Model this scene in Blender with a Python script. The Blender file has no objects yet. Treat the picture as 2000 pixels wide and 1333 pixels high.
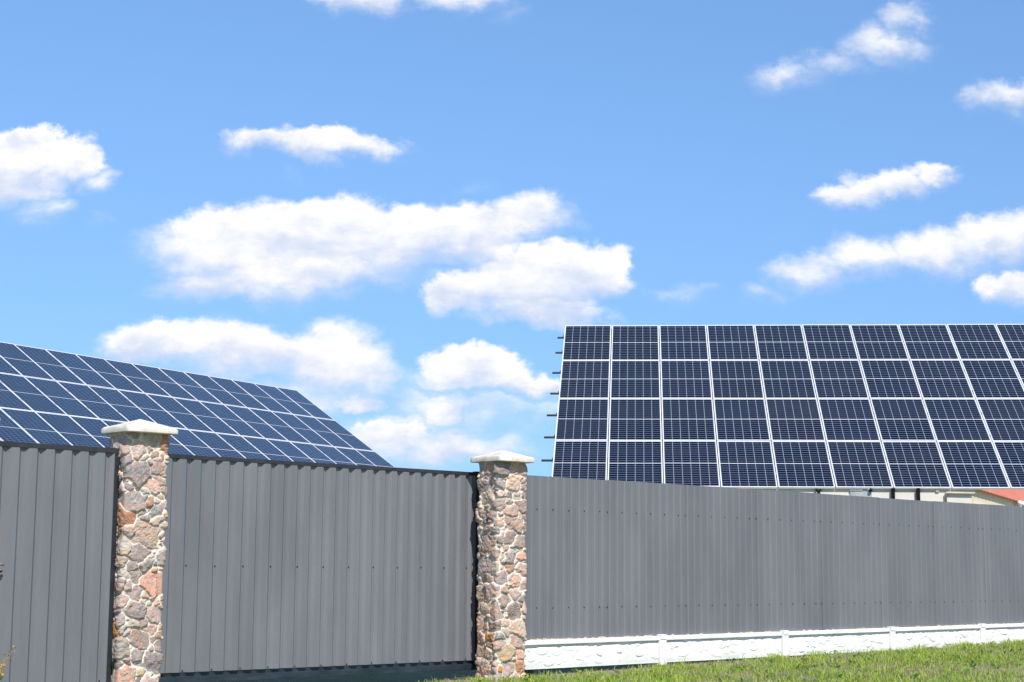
import bpy, bmesh, math, random
import numpy as np
from mathutils import Vector, Matrix, Quaternion

S = bpy.context.scene
COL = S.collection
R = math.radians
H = 0.955                                   # eye height above the verge

# ------------------------------------------------------------------ camera
cam_d = bpy.data.cameras.new("camera")
cam = bpy.data.objects.new("camera", cam_d)
COL.objects.link(cam)
cam_d.sensor_fit = 'HORIZONTAL'
cam_d.sensor_width = 36.0
cam_d.lens = 36.0 * 3241.36 / 2000.0
cam_d.clip_start = 0.1
cam_d.clip_end = 5000
PITCH, ROLL = 0.1370, 0.00754
fw = Vector((0, math.cos(PITCH), math.sin(PITCH)))
up = Vector((0, -math.sin(PITCH), math.cos(PITCH)))
rt = Vector((1, 0, 0))
r2 = rt * math.cos(ROLL) + up * math.sin(ROLL)
u2 = up * math.cos(ROLL) - rt * math.sin(ROLL)
cam.matrix_world = Matrix(((r2.x, u2.x, -fw.x, 0), (r2.y, u2.y, -fw.y, 0), (r2.z, u2.z, -fw.z, H), (0, 0, 0, 1)))
S.camera = cam

# ------------------------------------------------------------------ exposure
S.view_settings.view_transform = 'Standard'
S.view_settings.look = 'None'
S.view_settings.exposure = 0.5
S.view_settings.gamma = 1.0
S.view_settings.use_curve_mapping = False

# ------------------------------------------------------------------ sun and sky
SUN_EL = R(48)
SUN_AZ = R(159.9)                            # clockwise from +Y
to_sun = Vector((math.sin(SUN_AZ) * math.cos(SUN_EL), math.cos(SUN_AZ) * math.cos(SUN_EL), math.sin(SUN_EL)))
sun_d = bpy.data.lights.new("sun", 'SUN')
sun_d.energy = 4.2
sun_d.angle = R(0.53)
sun_d.color = (1.0, 0.955, 0.88)
sun = bpy.data.objects.new("sun", sun_d)
COL.objects.link(sun)
sun.rotation_euler = to_sun.to_track_quat('Z', 'Y').to_euler()
sun.location = (20, -25, 40)

world = bpy.data.worlds.new("World")
S.world = world
world.use_nodes = True
wt = world.node_tree
wt.nodes.clear()


def wn(t, **k):
    n = wt.nodes.new(t)
    for a, b in k.items():
        setattr(n, a, b)
    return n


def wm(op, a, b=None, clamp=False):
    n = wn('ShaderNodeMath', operation=op, use_clamp=clamp)
    for i, v in enumerate((a, b)):
        if v is None:
            continue
        if isinstance(v, (int, float)):
            n.inputs[i].default_value = v
        else:
            wt.links.new(v, n.inputs[i])
    return n.outputs[0]


def wv(op, a, b=None):
    n = wn('ShaderNodeVectorMath', operation=op)
    for i, v in enumerate((a, b)):
        if v is None:
            continue
        if isinstance(v, (tuple, list)):
            n.inputs[i].default_value = v
        else:
            wt.links.new(v, n.inputs[i])
    return n.outputs[1] if op in ('LENGTH', 'DOT_PRODUCT') else n.outputs[0]


# cumulus clouds as lobes on the sky, by direction: (east/north, up/north, half width, half height, thickness)
CLOUDS = [(-0.1383, 0.1879, 0.1098, 0.034, 1),
          (-0.1794, 0.1972, 0.0383, 0.0258, 1),
          (-0.145, 0.2038, 0.0453, 0.0243, 1),
          (-0.1059, 0.209, 0.0418, 0.0251, 1),
          (-0.0665, 0.2022, 0.0488, 0.0258, 1),
          (-0.0303, 0.2038, 0.0523, 0.0243, 0.95),
          (0.0089, 0.2146, 0.0401, 0.0186, 0.62),
          (-0.1722, 0.1676, 0.0662, 0.0122, 0.8),
          (-0.1129, 0.1744, 0.0418, 0.0136, 0.8),
          (0.0091, 0.1716, 0.0697, 0.0293, 1),
          (0.0247, 0.1838, 0.0436, 0.0229, 1),
          (0.0554, 0.1783, 0.0251, 0.0236, 1),
          (-0.0315, 0.1665, 0.0314, 0.0179, 1),
          (0.0186, 0.152, 0.0575, 0.0107, 0.8),
          (0.103, 0.1666, 0.0331, 0.0107, 0.3),
          (-0.3118, 0.2412, 0.0505, 0.0279, 1),
          (-0.2954, 0.2607, 0.0181, 0.0136, 1),
          (-0.2774, 0.2479, 0.0251, 0.0215, 0.85),
          (-0.2594, 0.2341, 0.0209, 0.0157, 0.45),
          (-0.2933, 0.2155, 0.0314, 0.0165, 0.42),
          (-0.1561, 0.2628, 0.0296, 0.0136, 0.7),
          (-0.118, 0.2598, 0.0436, 0.0143, 0.85),
          (-0.0847, 0.2559, 0.0279, 0.01, 0.62),
          (-0.2116, 0.1336, 0.0505, 0.0186, 0.9),
          (-0.1648, 0.1292, 0.0697, 0.0236, 0.8),
          (-0.1119, 0.1265, 0.0488, 0.0286, 0.75),
          (-0.0899, 0.1141, 0.0331, 0.0236, 0.6),
          (-0.1237, 0.103, 0.0662, 0.0215, 0.55),
          (-0.0247, 0.1225, 0.0349, 0.0136, 1),
          (-0.006, 0.1135, 0.0628, 0.0122, 0.8),
          (-0.0911, 0.0979, 0.0188, 0.0061, 0.8),
          (-0.0424, 0.0921, 0.0139, 0.0115, 0.65),
          (-0.0675, 0.0795, 0.0331, 0.0143, 0.85),
          (-0.0334, 0.0686, 0.0488, 0.0107, 0.75),
          (-0.0551, 0.0709, 0.0976, 0.0229, 0.55),
          (-0.0307, 0.0959, 0.115, 0.0322, 0.42),
          (-0.0913, 0.3518, 0.0436, 0.0165, 0.8),
          (-0.0369, 0.3549, 0.0453, 0.0143, 0.6),
          (-0.0048, 0.3475, 0.0227, 0.0107, 0.28),
          (0.1707, 0.3029, 0.0397, 0.0143, 0.44),
          (0.2027, 0.3137, 0.038, 0.015, 0.4),
          (0.2301, 0.3238, 0.038, 0.0208, 0.44),
          (0.2465, 0.3421, 0.0258, 0.0143, 0.45),
          (0.3056, 0.2915, 0.0415, 0.0143, 0.48),
          (0.2058, 0.2281, 0.0331, 0.0115, 0.68),
          (0.2312, 0.2353, 0.0383, 0.0132, 0.7),
          (0.2629, 0.2408, 0.0279, 0.01, 0.58),
          (0.3027, 0.2025, 0.0436, 0.0243, 0.74),
          (0.2663, 0.1926, 0.0523, 0.0215, 0.68),
          (0.2191, 0.1884, 0.0488, 0.0193, 0.58),
          (0.1814, 0.1808, 0.0349, 0.0179, 0.5),
          (0.1561, 0.1664, 0.0244, 0.0115, 0.3),
          (0.3079, 0.1707, 0.0279, 0.0172, 0.8),
          (-0.1334, 0.2393, 0.0119, 0.0086, 0.2),
          (-0.2552, 0.2094, 0.0139, 0.0072, 0.2),
          (-0.0212, 0.2305, 0.0174, 0.0093, 0.15)]
sky = wn('ShaderNodeTexSky', sky_type='NISHITA')
sky.sun_disc = False
sky.sun_elevation = SUN_EL
sky.sun_rotation = SUN_AZ
sky.altitude = 150
sky.air_density = 0.6
sky.dust_density = 0.0
sky.ozone_density = 4.0
tc = wn('ShaderNodeTexCoord')
# clear spring air: the blue reaches far down, so the sky is read a little above and over a narrower range of heights
lift = wv('ADD', wv('MULTIPLY', tc.outputs['Generated'], (1.0, 1.0, 0.31)), (0.0, 0.0, 0.084))
wt.links.new(wv('NORMALIZE', lift), sky.inputs['Vector']) if 'Vector' in sky.inputs else None
sep = wn('ShaderNodeSeparateXYZ')
wt.links.new(tc.outputs['Generated'], sep.inputs[0])
ay = wm('MAXIMUM', wm('ABSOLUTE', sep.outputs[1]), 0.02)
cu = wm('DIVIDE', sep.outputs[0], ay)
cv = wm('DIVIDE', sep.outputs[2], ay)
cmb = wn('ShaderNodeCombineXYZ')
wt.links.new(cu, cmb.inputs[0])
wt.links.new(cv, cmb.inputs[1])
cmb.inputs[2].default_value = 1.0
P0 = cmb.outputs[0]


def wnoise(scale, detail, rough, vec, stretch=(1, 1, 1), off=(0, 0, 0)):
    m = wn('ShaderNodeMapping')
    m.inputs['Scale'].default_value = stretch
    m.inputs['Location'].default_value = off
    wt.links.new(vec, m.inputs['Vector'])
    n = wn('ShaderNodeTexNoise', noise_dimensions='3D')
    n.inputs['Scale'].default_value = scale
    n.inputs['Detail'].default_value = detail
    n.inputs['Roughness'].default_value = rough
    wt.links.new(m.outputs[0], n.inputs['Vector'])
    return n


# domain warp so that the lobes lose their ellipse outlines
w1 = wnoise(24, 5, 0.62, P0, (1, 1.25, 1))
warp = wv('MULTIPLY', wv('SUBTRACT', w1.outputs['Color'], (0.5, 0.5, 0.5)), (0.052, 0.034, 0.0))
P = wv('ADD', P0, warp)
best = None
acc = None
for (lu, lv, la, lb, ld) in CLOUDS:
    q = wv('MULTIPLY', wv('SUBTRACT', P, (lu, lv, 0)), (1 / la, 1 / lb, 1))
    f = wn('ShaderNodeMath', operation='MULTIPLY_ADD', use_clamp=True)
    wt.links.new(wv('LENGTH', q), f.inputs[0])
    f.inputs[1].default_value = -2.4142 * ld
    f.inputs[2].default_value = 3.4142 * ld
    f = f.outputs[0]
    best = f if best is None else wm('MAXIMUM', best, f)
    g = wn('ShaderNodeVectorMath', operation='SCALE')
    wt.links.new(q, g.inputs[0])
    wt.links.new(f, g.inputs['Scale'])
    acc = g.outputs[0] if acc is None else wv('ADD', acc, g.outputs[0])
asep = wn('ShaderNodeSeparateXYZ')
wt.links.new(acc, asep.inputs[0])
sw, ss = asep.outputs[2], asep.outputs[1]
n2 = wnoise(46, 6, 0.56, P0, (1, 1.4, 1), (3.1, 1.7, 0))
n3 = wnoise(17, 6, 0.6, P0, (1, 2.2, 1), (7.3, 2.2, 0))
d2 = wm('MULTIPLY', wm('SUBTRACT', n2.outputs['Fac'], 0.52), 0.30)
d3 = wm('MULTIPLY', wm('SUBTRACT', n3.outputs['Fac'], 0.5), 0.34)
gate = wm('MULTIPLY', best, 2.1, True)           # bare sky far from any lobe stays clear
dens = wm('ADD', best, wm('ADD', d2, d3))
side = wm('DIVIDE', ss, wm('MAXIMUM', sw, 0.02))  # -1 at a cloud's foot, +1 at its crown
mrs = wn('ShaderNodeMapRange', interpolation_type='SMOOTHSTEP')
wt.links.new(side, mrs.inputs['Value'])
mrs.inputs['From Min'].default_value = -0.6
mrs.inputs['From Max'].default_value = 0.45
mrs.inputs['To Min'].default_value = 1.05
mrs.inputs['To Max'].default_value = 0.44
mr = wn('ShaderNodeMapRange', interpolation_type='SMOOTHSTEP')
wt.links.new(dens, mr.inputs['Value'])
mr.inputs['From Min'].default_value = 0.03
wt.links.new(mrs.outputs[0], mr.inputs['From Max'])
alpha = wm('MULTIPLY', mr.outputs[0], gate, True)
shade = wm('ADD', side, wm('MULTIPLY', wm('SUBTRACT', n3.outputs['Fac'], 0.5), 2.4))
shade = wm('ADD', shade, wm('MULTIPLY', wm('SUBTRACT', n2.outputs['Fac'], 0.5), 1.5))
mr2 = wn('ShaderNodeMapRange', interpolation_type='SMOOTHSTEP')
wt.links.new(shade, mr2.inputs['Value'])
mr2.inputs['From Min'].default_value = -0.65
mr2.inputs['From Max'].default_value = 0.65
ccol = wn('ShaderNodeMix', data_type='RGBA')
wt.links.new(mr2.outputs[0], ccol.inputs[0])
ccol.inputs[6].default_value = (0.47, 0.53, 0.67, 1)
ccol.inputs[7].default_value = (0.76, 0.75, 0.74, 1)
skyb = wn('ShaderNodeBackground')
tint = wv('MULTIPLY', sky.outputs[0], (0.86, 0.98, 1.03))      # spring blue, a touch less violet
wt.links.new(tint, skyb.inputs[0])
skyb.inputs[1].default_value = 0.108
clb = wn('ShaderNodeBackground')
wt.links.new(ccol.outputs[2], clb.inputs[0])
clb.inputs[1].default_value = 1.0
mix = wn('ShaderNodeMixShader')
wt.links.new(alpha, mix.inputs[0])
wt.links.new(skyb.outputs[0], mix.inputs[1])
wt.links.new(clb.outputs[0], mix.inputs[2])
wo = wn('ShaderNodeOutputWorld')
wt.links.new(mix.outputs[0], wo.inputs[0])

# ------------------------------------------------------------------ helpers
def tag(o, label=None, cat=None, group=None, kind=None):
    if label: o['label'] = label
    if cat: o['category'] = cat
    if group: o['group'] = group
    if kind: o['kind'] = kind
    return o


def empty(name, loc=(0, 0, 0), rz=0.0):
    o = bpy.data.objects.new(name, None)
    COL.objects.link(o)
    o.empty_display_size = 0.2
    o.location = loc
    o.rotation_euler = (0, 0, rz)
    return o


class MB:
    def __init__(self):
        self.v = []
        self.f = []

    def face(self, pts):
        i = len(self.v)
        self.v += [tuple(p) for p in pts]
        self.f.append(tuple(range(i, i + len(pts))))

    def box(self, x0, x1, y0, y1, z0, z1):
        i = len(self.v)
        self.v += [(x0, y0, z0), (x1, y0, z0), (x1, y1, z0), (x0, y1, z0), (x0, y0, z1), (x1, y0, z1), (x1, y1, z1), (x0, y1, z1)]
        for q in ((0, 3, 2, 1), (4, 5, 6, 7), (0, 1, 5, 4), (1, 2, 6, 5), (2, 3, 7, 6), (3, 0, 4, 7)):
            self.f.append(tuple(i + k for k in q))
        return self

    def bar(self, a, b, w, h, upv=(0, 0, 1)):
        a, b = Vector(a), Vector(b)
        d = (b - a).normalized()
        s = d.cross(Vector(upv))
        if s.length < 1e-4:
            s = d.cross(Vector((1, 0, 0)))
        s.normalize()
        t = s.cross(d)
        i = len(self.v)
        for p in (a, b):
            for (p1, q1) in ((-1, -1), (1, -1), (1, 1), (-1, 1)):
                self.v.append(tuple(p + s * p1 * w / 2 + t * q1 * h / 2))
        for q in ((0, 1, 2, 3), (7, 6, 5, 4), (0, 4, 5, 1), (1, 5, 6, 2), (2, 6, 7, 3), (3, 7, 4, 0)):
            self.f.append(tuple(i + k for k in q))
        return self

    def tube(self, pts, rad, n=10):
        pts = [Vector(p) for p in pts]
        i = len(self.v)
        for k, p in enumerate(pts):
            d = (pts[min(k + 1, len(pts) - 1)] - pts[max(k - 1, 0)]).normalized()
            s = d.cross(Vector((0, 0, 1)))
            if s.length < 1e-3:
                s = d.cross(Vector((1, 0, 0)))
            s.normalize()
            t = s.cross(d)
            rr = rad[k] if isinstance(rad, (list, tuple)) else rad
            for j in range(n):
                a = 2 * math.pi * j / n
                self.v.append(tuple(p + (s * math.cos(a) + t * math.sin(a)) * rr))
        for k in range(len(pts) - 1):
            for j in range(n):
                j2 = (j + 1) % n
                self.f.append((i + k * n + j, i + k * n + j2, i + (k + 1) * n + j2, i + (k + 1) * n + j))
        self.f.append(tuple(i + j for j in range(n))[::-1])
        self.f.append(tuple(i + (len(pts) - 1) * n + j for j in range(n)))
        return self

    def ball(self, c, r, nu=14, nv=8):
        i = len(self.v)
        for a in range(nv + 1):
            t = math.pi * a / nv
            for b in range(nu):
                q = 2 * math.pi * b / nu
                self.v.append((c[0] + r * math.sin(t) * math.cos(q), c[1] + r * math.sin(t) * math.sin(q), c[2] + r * math.cos(t)))
        for a in range(nv):
            for b in range(nu):
                b2 = (b + 1) % nu
                self.f.append((i + a * nu + b, i + (a + 1) * nu + b, i + (a + 1) * nu + b2, i + a * nu + b2))
        return self

    def mesh(self, name, mat, smooth=False):
        me = bpy.data.meshes.new(name)
        me.from_pydata(self.v, [], self.f)
        me.update()
        if mat:
            me.materials.append(mat)
        if smooth:
            me.polygons.foreach_set('use_smooth', [True] * len(me.polygons))
        return me

    def build(self, name, mat, parent=None, smooth=False, bevel=0.0):
        o = bpy.data.objects.new(name, self.mesh(name, mat, smooth))
        COL.objects.link(o)
        if parent:
            o.parent = parent
        if bevel:
            m = o.modifiers.new('bevel', 'BEVEL')
            m.width = bevel
            m.segments = 2
            m.limit_method = 'ANGLE'
        return o


def put(name, me, parent=None, loc=(0, 0, 0)):
    o = bpy.data.objects.new(name, me)
    COL.objects.link(o)
    o.parent = parent
    o.location = loc
    return o


# ------------------------------------------------------------------ materials
def mat_new(name):
    m = bpy.data.materials.new(name)
    m.use_nodes = True
    nt = m.node_tree
    b = nt.nodes['Principled BSDF']
    return m, nt, b


def N(nt, t, **k):
    n = nt.nodes.new(t)
    for a, b in k.items():
        setattr(n, a, b)
    return n


def mth(nt, op, a, b=None, c=None, clamp=False):
    n = N(nt, 'ShaderNodeMath', operation=op, use_clamp=clamp)
    for i, v in enumerate((a, b, c)):
        if v is None:
            continue
        if isinstance(v, (int, float)):
            n.inputs[i].default_value = v
        else:
            nt.links.new(v, n.inputs[i])
    return n.outputs[0]


def noise(nt, scale, detail=4, rough=0.55, stretch=(1, 1, 1), coord='Object'):
    t = N(nt, 'ShaderNodeTexCoord')
    m = N(nt, 'ShaderNodeMapping')
    m.inputs['Scale'].default_value = stretch
    nt.links.new(t.outputs[coord], m.inputs['Vector'])
    n = N(nt, 'ShaderNodeTexNoise')
    n.inputs['Scale'].default_value = scale
    n.inputs['Detail'].default_value = detail
    n.inputs['Roughness'].default_value = rough
    nt.links.new(m.outputs[0], n.inputs['Vector'])
    return n.outputs['Fac']


def ramp(nt, fac, stops):
    r = N(nt, 'ShaderNodeValToRGB')
    e = r.color_ramp.elements
    while len(e) < len(stops):
        e.new(0.5)
    for i, (p, c) in enumerate(stops):
        e[i].position = p
        e[i].color = (c[0], c[1], c[2], 1)
    nt.links.new(fac, r.inputs[0])
    return r.outputs[0]


def bump(nt, b, fac, strength, dist):
    n = N(nt, 'ShaderNodeBump')
    n.inputs['Strength'].default_value = strength
    n.inputs['Distance'].default_value = dist
    nt.links.new(fac, n.inputs['Height'])
    nt.links.new(n.outputs[0], b.inputs['Normal'])


def simple(name, c0, c1, scale=3.0, rough=0.6, metal=0.0, bstr=0.0, bdist=0.002, stretch=(1, 1, 1), bscale=None, spec=None):
    m, nt, b = mat_new(name)
    f = noise(nt, scale, 5, 0.6, stretch)
    nt.links.new(ramp(nt, f, [(0.32, c0), (0.68, c1)]), b.inputs['Base Color'])
    b.inputs['Roughness'].default_value = rough
    b.inputs['Metallic'].default_value = metal
    if spec is not None:
        b.inputs['Specular IOR Level'].default_value = spec
    if bstr:
        bump(nt, b, noise(nt, bscale or scale * 6, 5, 0.6, stretch), bstr, bdist)
    return m


def coated_steel(name, c, rough=0.42, spec=1.0):
    """powder coated grey sheet: faint dust streaks running down and oil-canning in the flats"""
    m, nt, b = mat_new(name)
    f = noise(nt, 2.2, 5, 0.6, (1.0, 1.0, 0.25))
    g = noise(nt, 60, 3, 0.6, (1, 1, 0.04))
    k = mth(nt, 'ADD', mth(nt, 'MULTIPLY', f, 0.94), mth(nt, 'MULTIPLY', g, 0.06))
    lo = tuple(x * 0.90 for x in c)
    hi = tuple(x * 1.10 + 0.004 for x in c)
    nt.links.new(ramp(nt, k, [(0.36, lo), (0.64, hi)]), b.inputs['Base Color'])
    rr = mth(nt, 'ADD', mth(nt, 'MULTIPLY', f, 0.18), rough - 0.09)
    nt.links.new(rr, b.inputs['Roughness'])
    b.inputs['Specular IOR Level'].default_value = spec
    bump(nt, b, noise(nt, 3.0, 2, 0.5, (1, 1, 0.5)), 0.12, 0.004)
    return m


M_SHEET = coated_steel('grey_coated_steel', (0.131, 0.134, 0.144), 0.54)
M_FSHEET = coated_steel('grey_coated_steel_fence', tuple(x * 1.03 for x in (0.131, 0.134, 0.144)), 0.56, 0.7)
M_DARK = simple('dark_painted_steel', (0.010, 0.013, 0.016), (0.022, 0.026, 0.030), 9, 0.38, 0, 0.15, 0.0008)
M_RAILTOP = simple('dark_capping_steel', (0.022, 0.020, 0.022), (0.040, 0.036, 0.038), 7, 0.4)
M_BOTRAIL = simple('blue_black_beam', (0.010, 0.017, 0.024), (0.03, 0.042, 0.055), 4, 0.36, 0, 0.15, 0.001, (1, 1, 3))
M_SCREW = simple('screw_head', (0.02, 0.022, 0.026), (0.045, 0.048, 0.055), 300, 0.35)
def weathered_cap():
    m, nt, b = mat_new('weathered_cap_concrete')
    f = noise(nt, 7, 6, 0.62)
    s = noise(nt, 16, 5, 0.6, (1, 1, 0.35))
    g = noise(nt, 55, 4, 0.7)
    k = mth(nt, 'ADD', mth(nt, 'MULTIPLY', f, 0.5), mth(nt, 'ADD', mth(nt, 'MULTIPLY', s, 0.3), mth(nt, 'MULTIPLY', g, 0.2)))
    nt.links.new(ramp(nt, k, [(0.36, (0.36, 0.32, 0.26)), (0.46, (0.58, 0.53, 0.45)), (0.60, (0.70, 0.665, 0.59))]), b.inputs['Base Color'])
    b.inputs['Roughness'].default_value = 0.88
    bump(nt, b, g, 0.5, 0.002)
    return m


M_CONC = weathered_cap()
M_FOOT = simple('footing_concrete', (0.36, 0.32, 0.27), (0.52, 0.48, 0.42), 9, 0.9, 0, 0.6, 0.004)
M_WHITE = simple('white_masonry_paint', (0.66, 0.64, 0.60), (0.80, 0.80, 0.785), 3.5, 0.8, 0, 0.35, 0.0015, bscale=120)
M_FOAM = simple('weathered_foam', (0.42, 0.30, 0.18), (0.62, 0.52, 0.38), 40, 0.95, 0, 0.8, 0.004)
M_FRAME = simple('anodised_frame', (0.70, 0.71, 0.72), (0.80, 0.80, 0.81), 5, 0.42, 0.25)
M_RAIL = simple('rail_aluminium', (0.045, 0.06, 0.062), (0.075, 0.09, 0.09), 8, 0.4, 0.3)
M_CLAMP = simple('dark_clamp', (0.03, 0.03, 0.034), (0.06, 0.06, 0.065), 30, 0.4, 0.4)
M_BEIGE = simple('beige_render', (0.58, 0.54, 0.48), (0.65, 0.61, 0.55), 2.5, 0.9, 0, 0.3, 0.002, bscale=90)
M_CREAM = simple('cream_render', (0.66, 0.55, 0.40), (0.74, 0.63, 0.48), 2.5, 0.9, 0, 0.3, 0.002, bscale=90)
M_TRIM = simple('cream_trim', (0.72, 0.63, 0.50), (0.78, 0.70, 0.58), 5, 0.7)
M_ROOFRED = simple('orange_red_roof', (0.46, 0.125, 0.065), (0.60, 0.19, 0.11), 3, 0.6, 0, 0.2, 0.002, (1, 1, 1))
M_ROOFDARK = simple('dark_roof_sheet', (0.05, 0.05, 0.055), (0.08, 0.08, 0.085), 3, 0.5)
M_GUTTER = simple('white_gutter', (0.74, 0.74, 0.75), (0.82, 0.82, 0.83), 5, 0.4)
M_BLACK = simple('black_paint', (0.003, 0.003, 0.0035), (0.006, 0.006, 0.007), 20, 0.6, spec=0.12)
M_GREYBOX = simple('grey_plastic', (0.30, 0.32, 0.34), (0.38, 0.40, 0.42), 6, 0.5)
M_PIPE = simple('beige_pipe', (0.40, 0.34, 0.28), (0.48, 0.42, 0.35), 6, 0.5)
M_WOOD = simple('grey_brown_timber', (0.20, 0.13, 0.09), (0.30, 0.21, 0.15), 5, 0.7, 0, 0.3, 0.002, (1, 6, 6))


def attr_mat(name, rough, bscale, bstr, bdist, vary=0.12, spec=0.4):
    m, nt, b = mat_new(name)
    a = N(nt, 'ShaderNodeVertexColor', layer_name='Col')
    f = noise(nt, bscale, 5, 0.65)
    h = N(nt, 'ShaderNodeHueSaturation')
    nt.links.new(a.outputs[0], h.inputs['Color'])
    nt.links.new(mth(nt, 'ADD', mth(nt, 'MULTIPLY', f, vary * 2), 1 - vary), h.inputs['Value'])
    nt.links.new(h.outputs[0], b.inputs['Base Color'])
    b.inputs['Roughness'].default_value = rough
    b.inputs['Specular IOR Level'].default_value = spec
    if bstr:
        bump(nt, b, f, bstr, bdist)
    return m, nt, b


M_STONE = attr_mat('rubble_stone_and_mortar', 0.8, 170, 0.55, 0.003, 0.28)[0]
mg, ntg, bg = attr_mat('grass_blades', 0.55, 3, 0, 0, 0.12, 0.3)
M_GRASS = mg
# light shines through thin blades
_tr = ntg.nodes.new('ShaderNodeBsdfTranslucent')
_mx = ntg.nodes.new('ShaderNodeMixShader')
_mx.inputs[0].default_value = 0.35
ntg.links.new(bg.inputs['Base Color'].links[0].from_socket, _tr.inputs['Color'])
ntg.links.new(bg.outputs[0], _mx.inputs[1])
ntg.links.new(_tr.outputs[0], _mx.inputs[2])
ntg.links.new(_mx.outputs[0], ntg.nodes['Material Output'].inputs['Surface'])


# ---- solar cells
def make_cells(name, C0, C1, C2, ior):
    m, nt, b = mat_new(name)
    t = N(nt, 'ShaderNodeTexCoord')
    s = N(nt, 'ShaderNodeSeparateXYZ')
    nt.links.new(t.outputs['Object'], s.inputs[0])
    x, y = s.outputs[0], s.outputs[1]
    CX, CY = 0.1605, 0.0805
    xs = mth(nt, 'DIVIDE', mth(nt, 'ADD', x, CX * 3), CX)
    dx = mth(nt, 'MULTIPLY', mth(nt, 'ABSOLUTE', mth(nt, 'SUBTRACT', xs, mth(nt, 'ROUND', xs))), CX)
    ya = mth(nt, 'SUBTRACT', mth(nt, 'ABSOLUTE', y), 0.008)
    ys = mth(nt, 'DIVIDE', ya, CY)
    dy = mth(nt, 'MULTIPLY', mth(nt, 'ABSOLUTE', mth(nt, 'SUBTRACT', ys, mth(nt, 'ROUND', ys))), CY)
    vline = mth(nt, 'LESS_THAN', dx, 0.0040)
    hline = mth(nt, 'LESS_THAN', dy, 0.0066)
    mid = mth(nt, 'LESS_THAN', ya, 0.0)
    edge = mth(nt, 'MAXIMUM', mth(nt, 'GREATER_THAN', ys, 10.0), mth(nt, 'GREATER_THAN', mth(nt, 'ABSOLUTE', x), CX * 3))
    white = mth(nt, 'MAXIMUM', mid, edge)
    # a slightly different blue in every cell and in every panel
    cb = N(nt, 'ShaderNodeCombineXYZ')
    nt.links.new(mth(nt, 'FLOOR', xs), cb.inputs[0])
    nt.links.new(mth(nt, 'FLOOR', mth(nt, 'DIVIDE', y, CY)), cb.inputs[1])
    oi = N(nt, 'ShaderNodeObjectInfo')
    nt.links.new(mth(nt, 'MULTIPLY', oi.outputs['Random'], 97.0), cb.inputs[2])
    wnz = N(nt, 'ShaderNodeTexWhiteNoise', noise_dimensions='3D')
    nt.links.new(cb.outputs[0], wnz.inputs['Vector'])
    var = mth(nt, 'ADD', mth(nt, 'MULTIPLY', wnz.outputs['Value'], 0.30), mth(nt, 'MULTIPLY', oi.outputs['Random'], 0.70))
    cell = ramp(nt, var, [(0.0, C0), (0.6, C1), (1.0, C2)])

    def mixc(f, a, c):
        n = N(nt, 'ShaderNodeMix', data_type='RGBA')
        nt.links.new(f, n.inputs[0])
        nt.links.new(a, n.inputs[6])
        n.inputs[7].default_value = (*c, 1)
        return n.outputs[2]
    c = mixc(hline, cell, (0.115, 0.15, 0.20))
    c = mixc(vline, c, (0.27, 0.30, 0.36))
    c = mixc(white, c, (0.60, 0.61, 0.64))
    nt.links.new(c, b.inputs['Base Color'])
    b.inputs['Roughness'].default_value = 0.45
    b.inputs['Specular IOR Level'].default_value = 0.08
    b.inputs['Coat Weight'].default_value = 1.0
    b.inputs['Coat Roughness'].default_value = 0.06
    b.inputs['Coat IOR'].default_value = ior
    return m


M_CELL = make_cells('dark_half_cut_cells', (0.0015, 0.0035, 0.014), (0.002, 0.005, 0.022), (0.008, 0.007, 0.016), 1.15)
M_CELLB = make_cells('blue_half_cut_cells', (0.002, 0.015, 0.045), (0.003, 0.021, 0.060), (0.006, 0.026, 0.068), 1.19)

# ------------------------------------------------------------------ frames of reference found from the place itself
AG, AF = 0.75175, 0.78316                     # direction of the gate line and of the fence line (radians from +X)
e1 = Vector((math.cos(AG), math.sin(AG), 0)); e2 = Vector((-math.sin(AG), math.cos(AG), 0))
f1 = Vector((math.cos(AF), math.sin(AF), 0)); f2 = Vector((-math.sin(AF), math.cos(AF), 0))


def ground_z(x, y):
    t = min(max((x + 0.8) / 8.0, 0), 1) + min(max((x + 0.35) / 1.0, -0.6), 0) * 0.75
    return -0.045 + 0.075 * t + 0.022 * min(max((x - 0.6) / 1.5, 0), 1)


# ------------------------------------------------------------------ ground
m, nt, b = mat_new('verge_soil_and_turf')
na = noise(nt, 0.9, 6, 0.6, coord='Object')
nb = noise(nt, 14, 6, 0.65, coord='Object')
k = mth(nt, 'ADD', mth(nt, 'MULTIPLY', na, 0.55), mth(nt, 'MULTIPLY', nb, 0.45))
nt.links.new(ramp(nt, k, [(0.36, (0.25, 0.20, 0.13)), (0.47, (0.25, 0.235, 0.12)), (0.60, (0.14, 0.23, 0.05))]), b.inputs['Base Color'])
b.inputs['Roughness'].default_value = 0.95
bump(nt, b, nb, 0.8, 0.03)
M_GROUND = m
xs = sorted(set([-1500, -500, -150, -60, -25] + [round(-12 + 0.5 * i, 2) for i in range(57)] + [25, 60, 150, 500, 1500]))
ys = sorted(set([-1500, -500, -150, -60, -25] + [round(-8 + 0.5 * i, 2) for i in range(73)] + [40, 60, 150, 500, 1500]))
gm = MB()
rg = random.Random(5)
for y in ys:
    for x in xs:
        j = rg.uniform(-0.008, 0.008) if abs(x) < 20 else 0
        gm.v.append((x, y, ground_z(x, y) + j))
for a in range(len(ys) - 1):
    for c in range(len(xs) - 1):
        i = a * len(xs) + c
        gm.f.append((i, i + 1, i + 1 + len(xs), i + len(xs)))
tag(gm.build('ground', M_GROUND, None, True), kind='structure')


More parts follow.
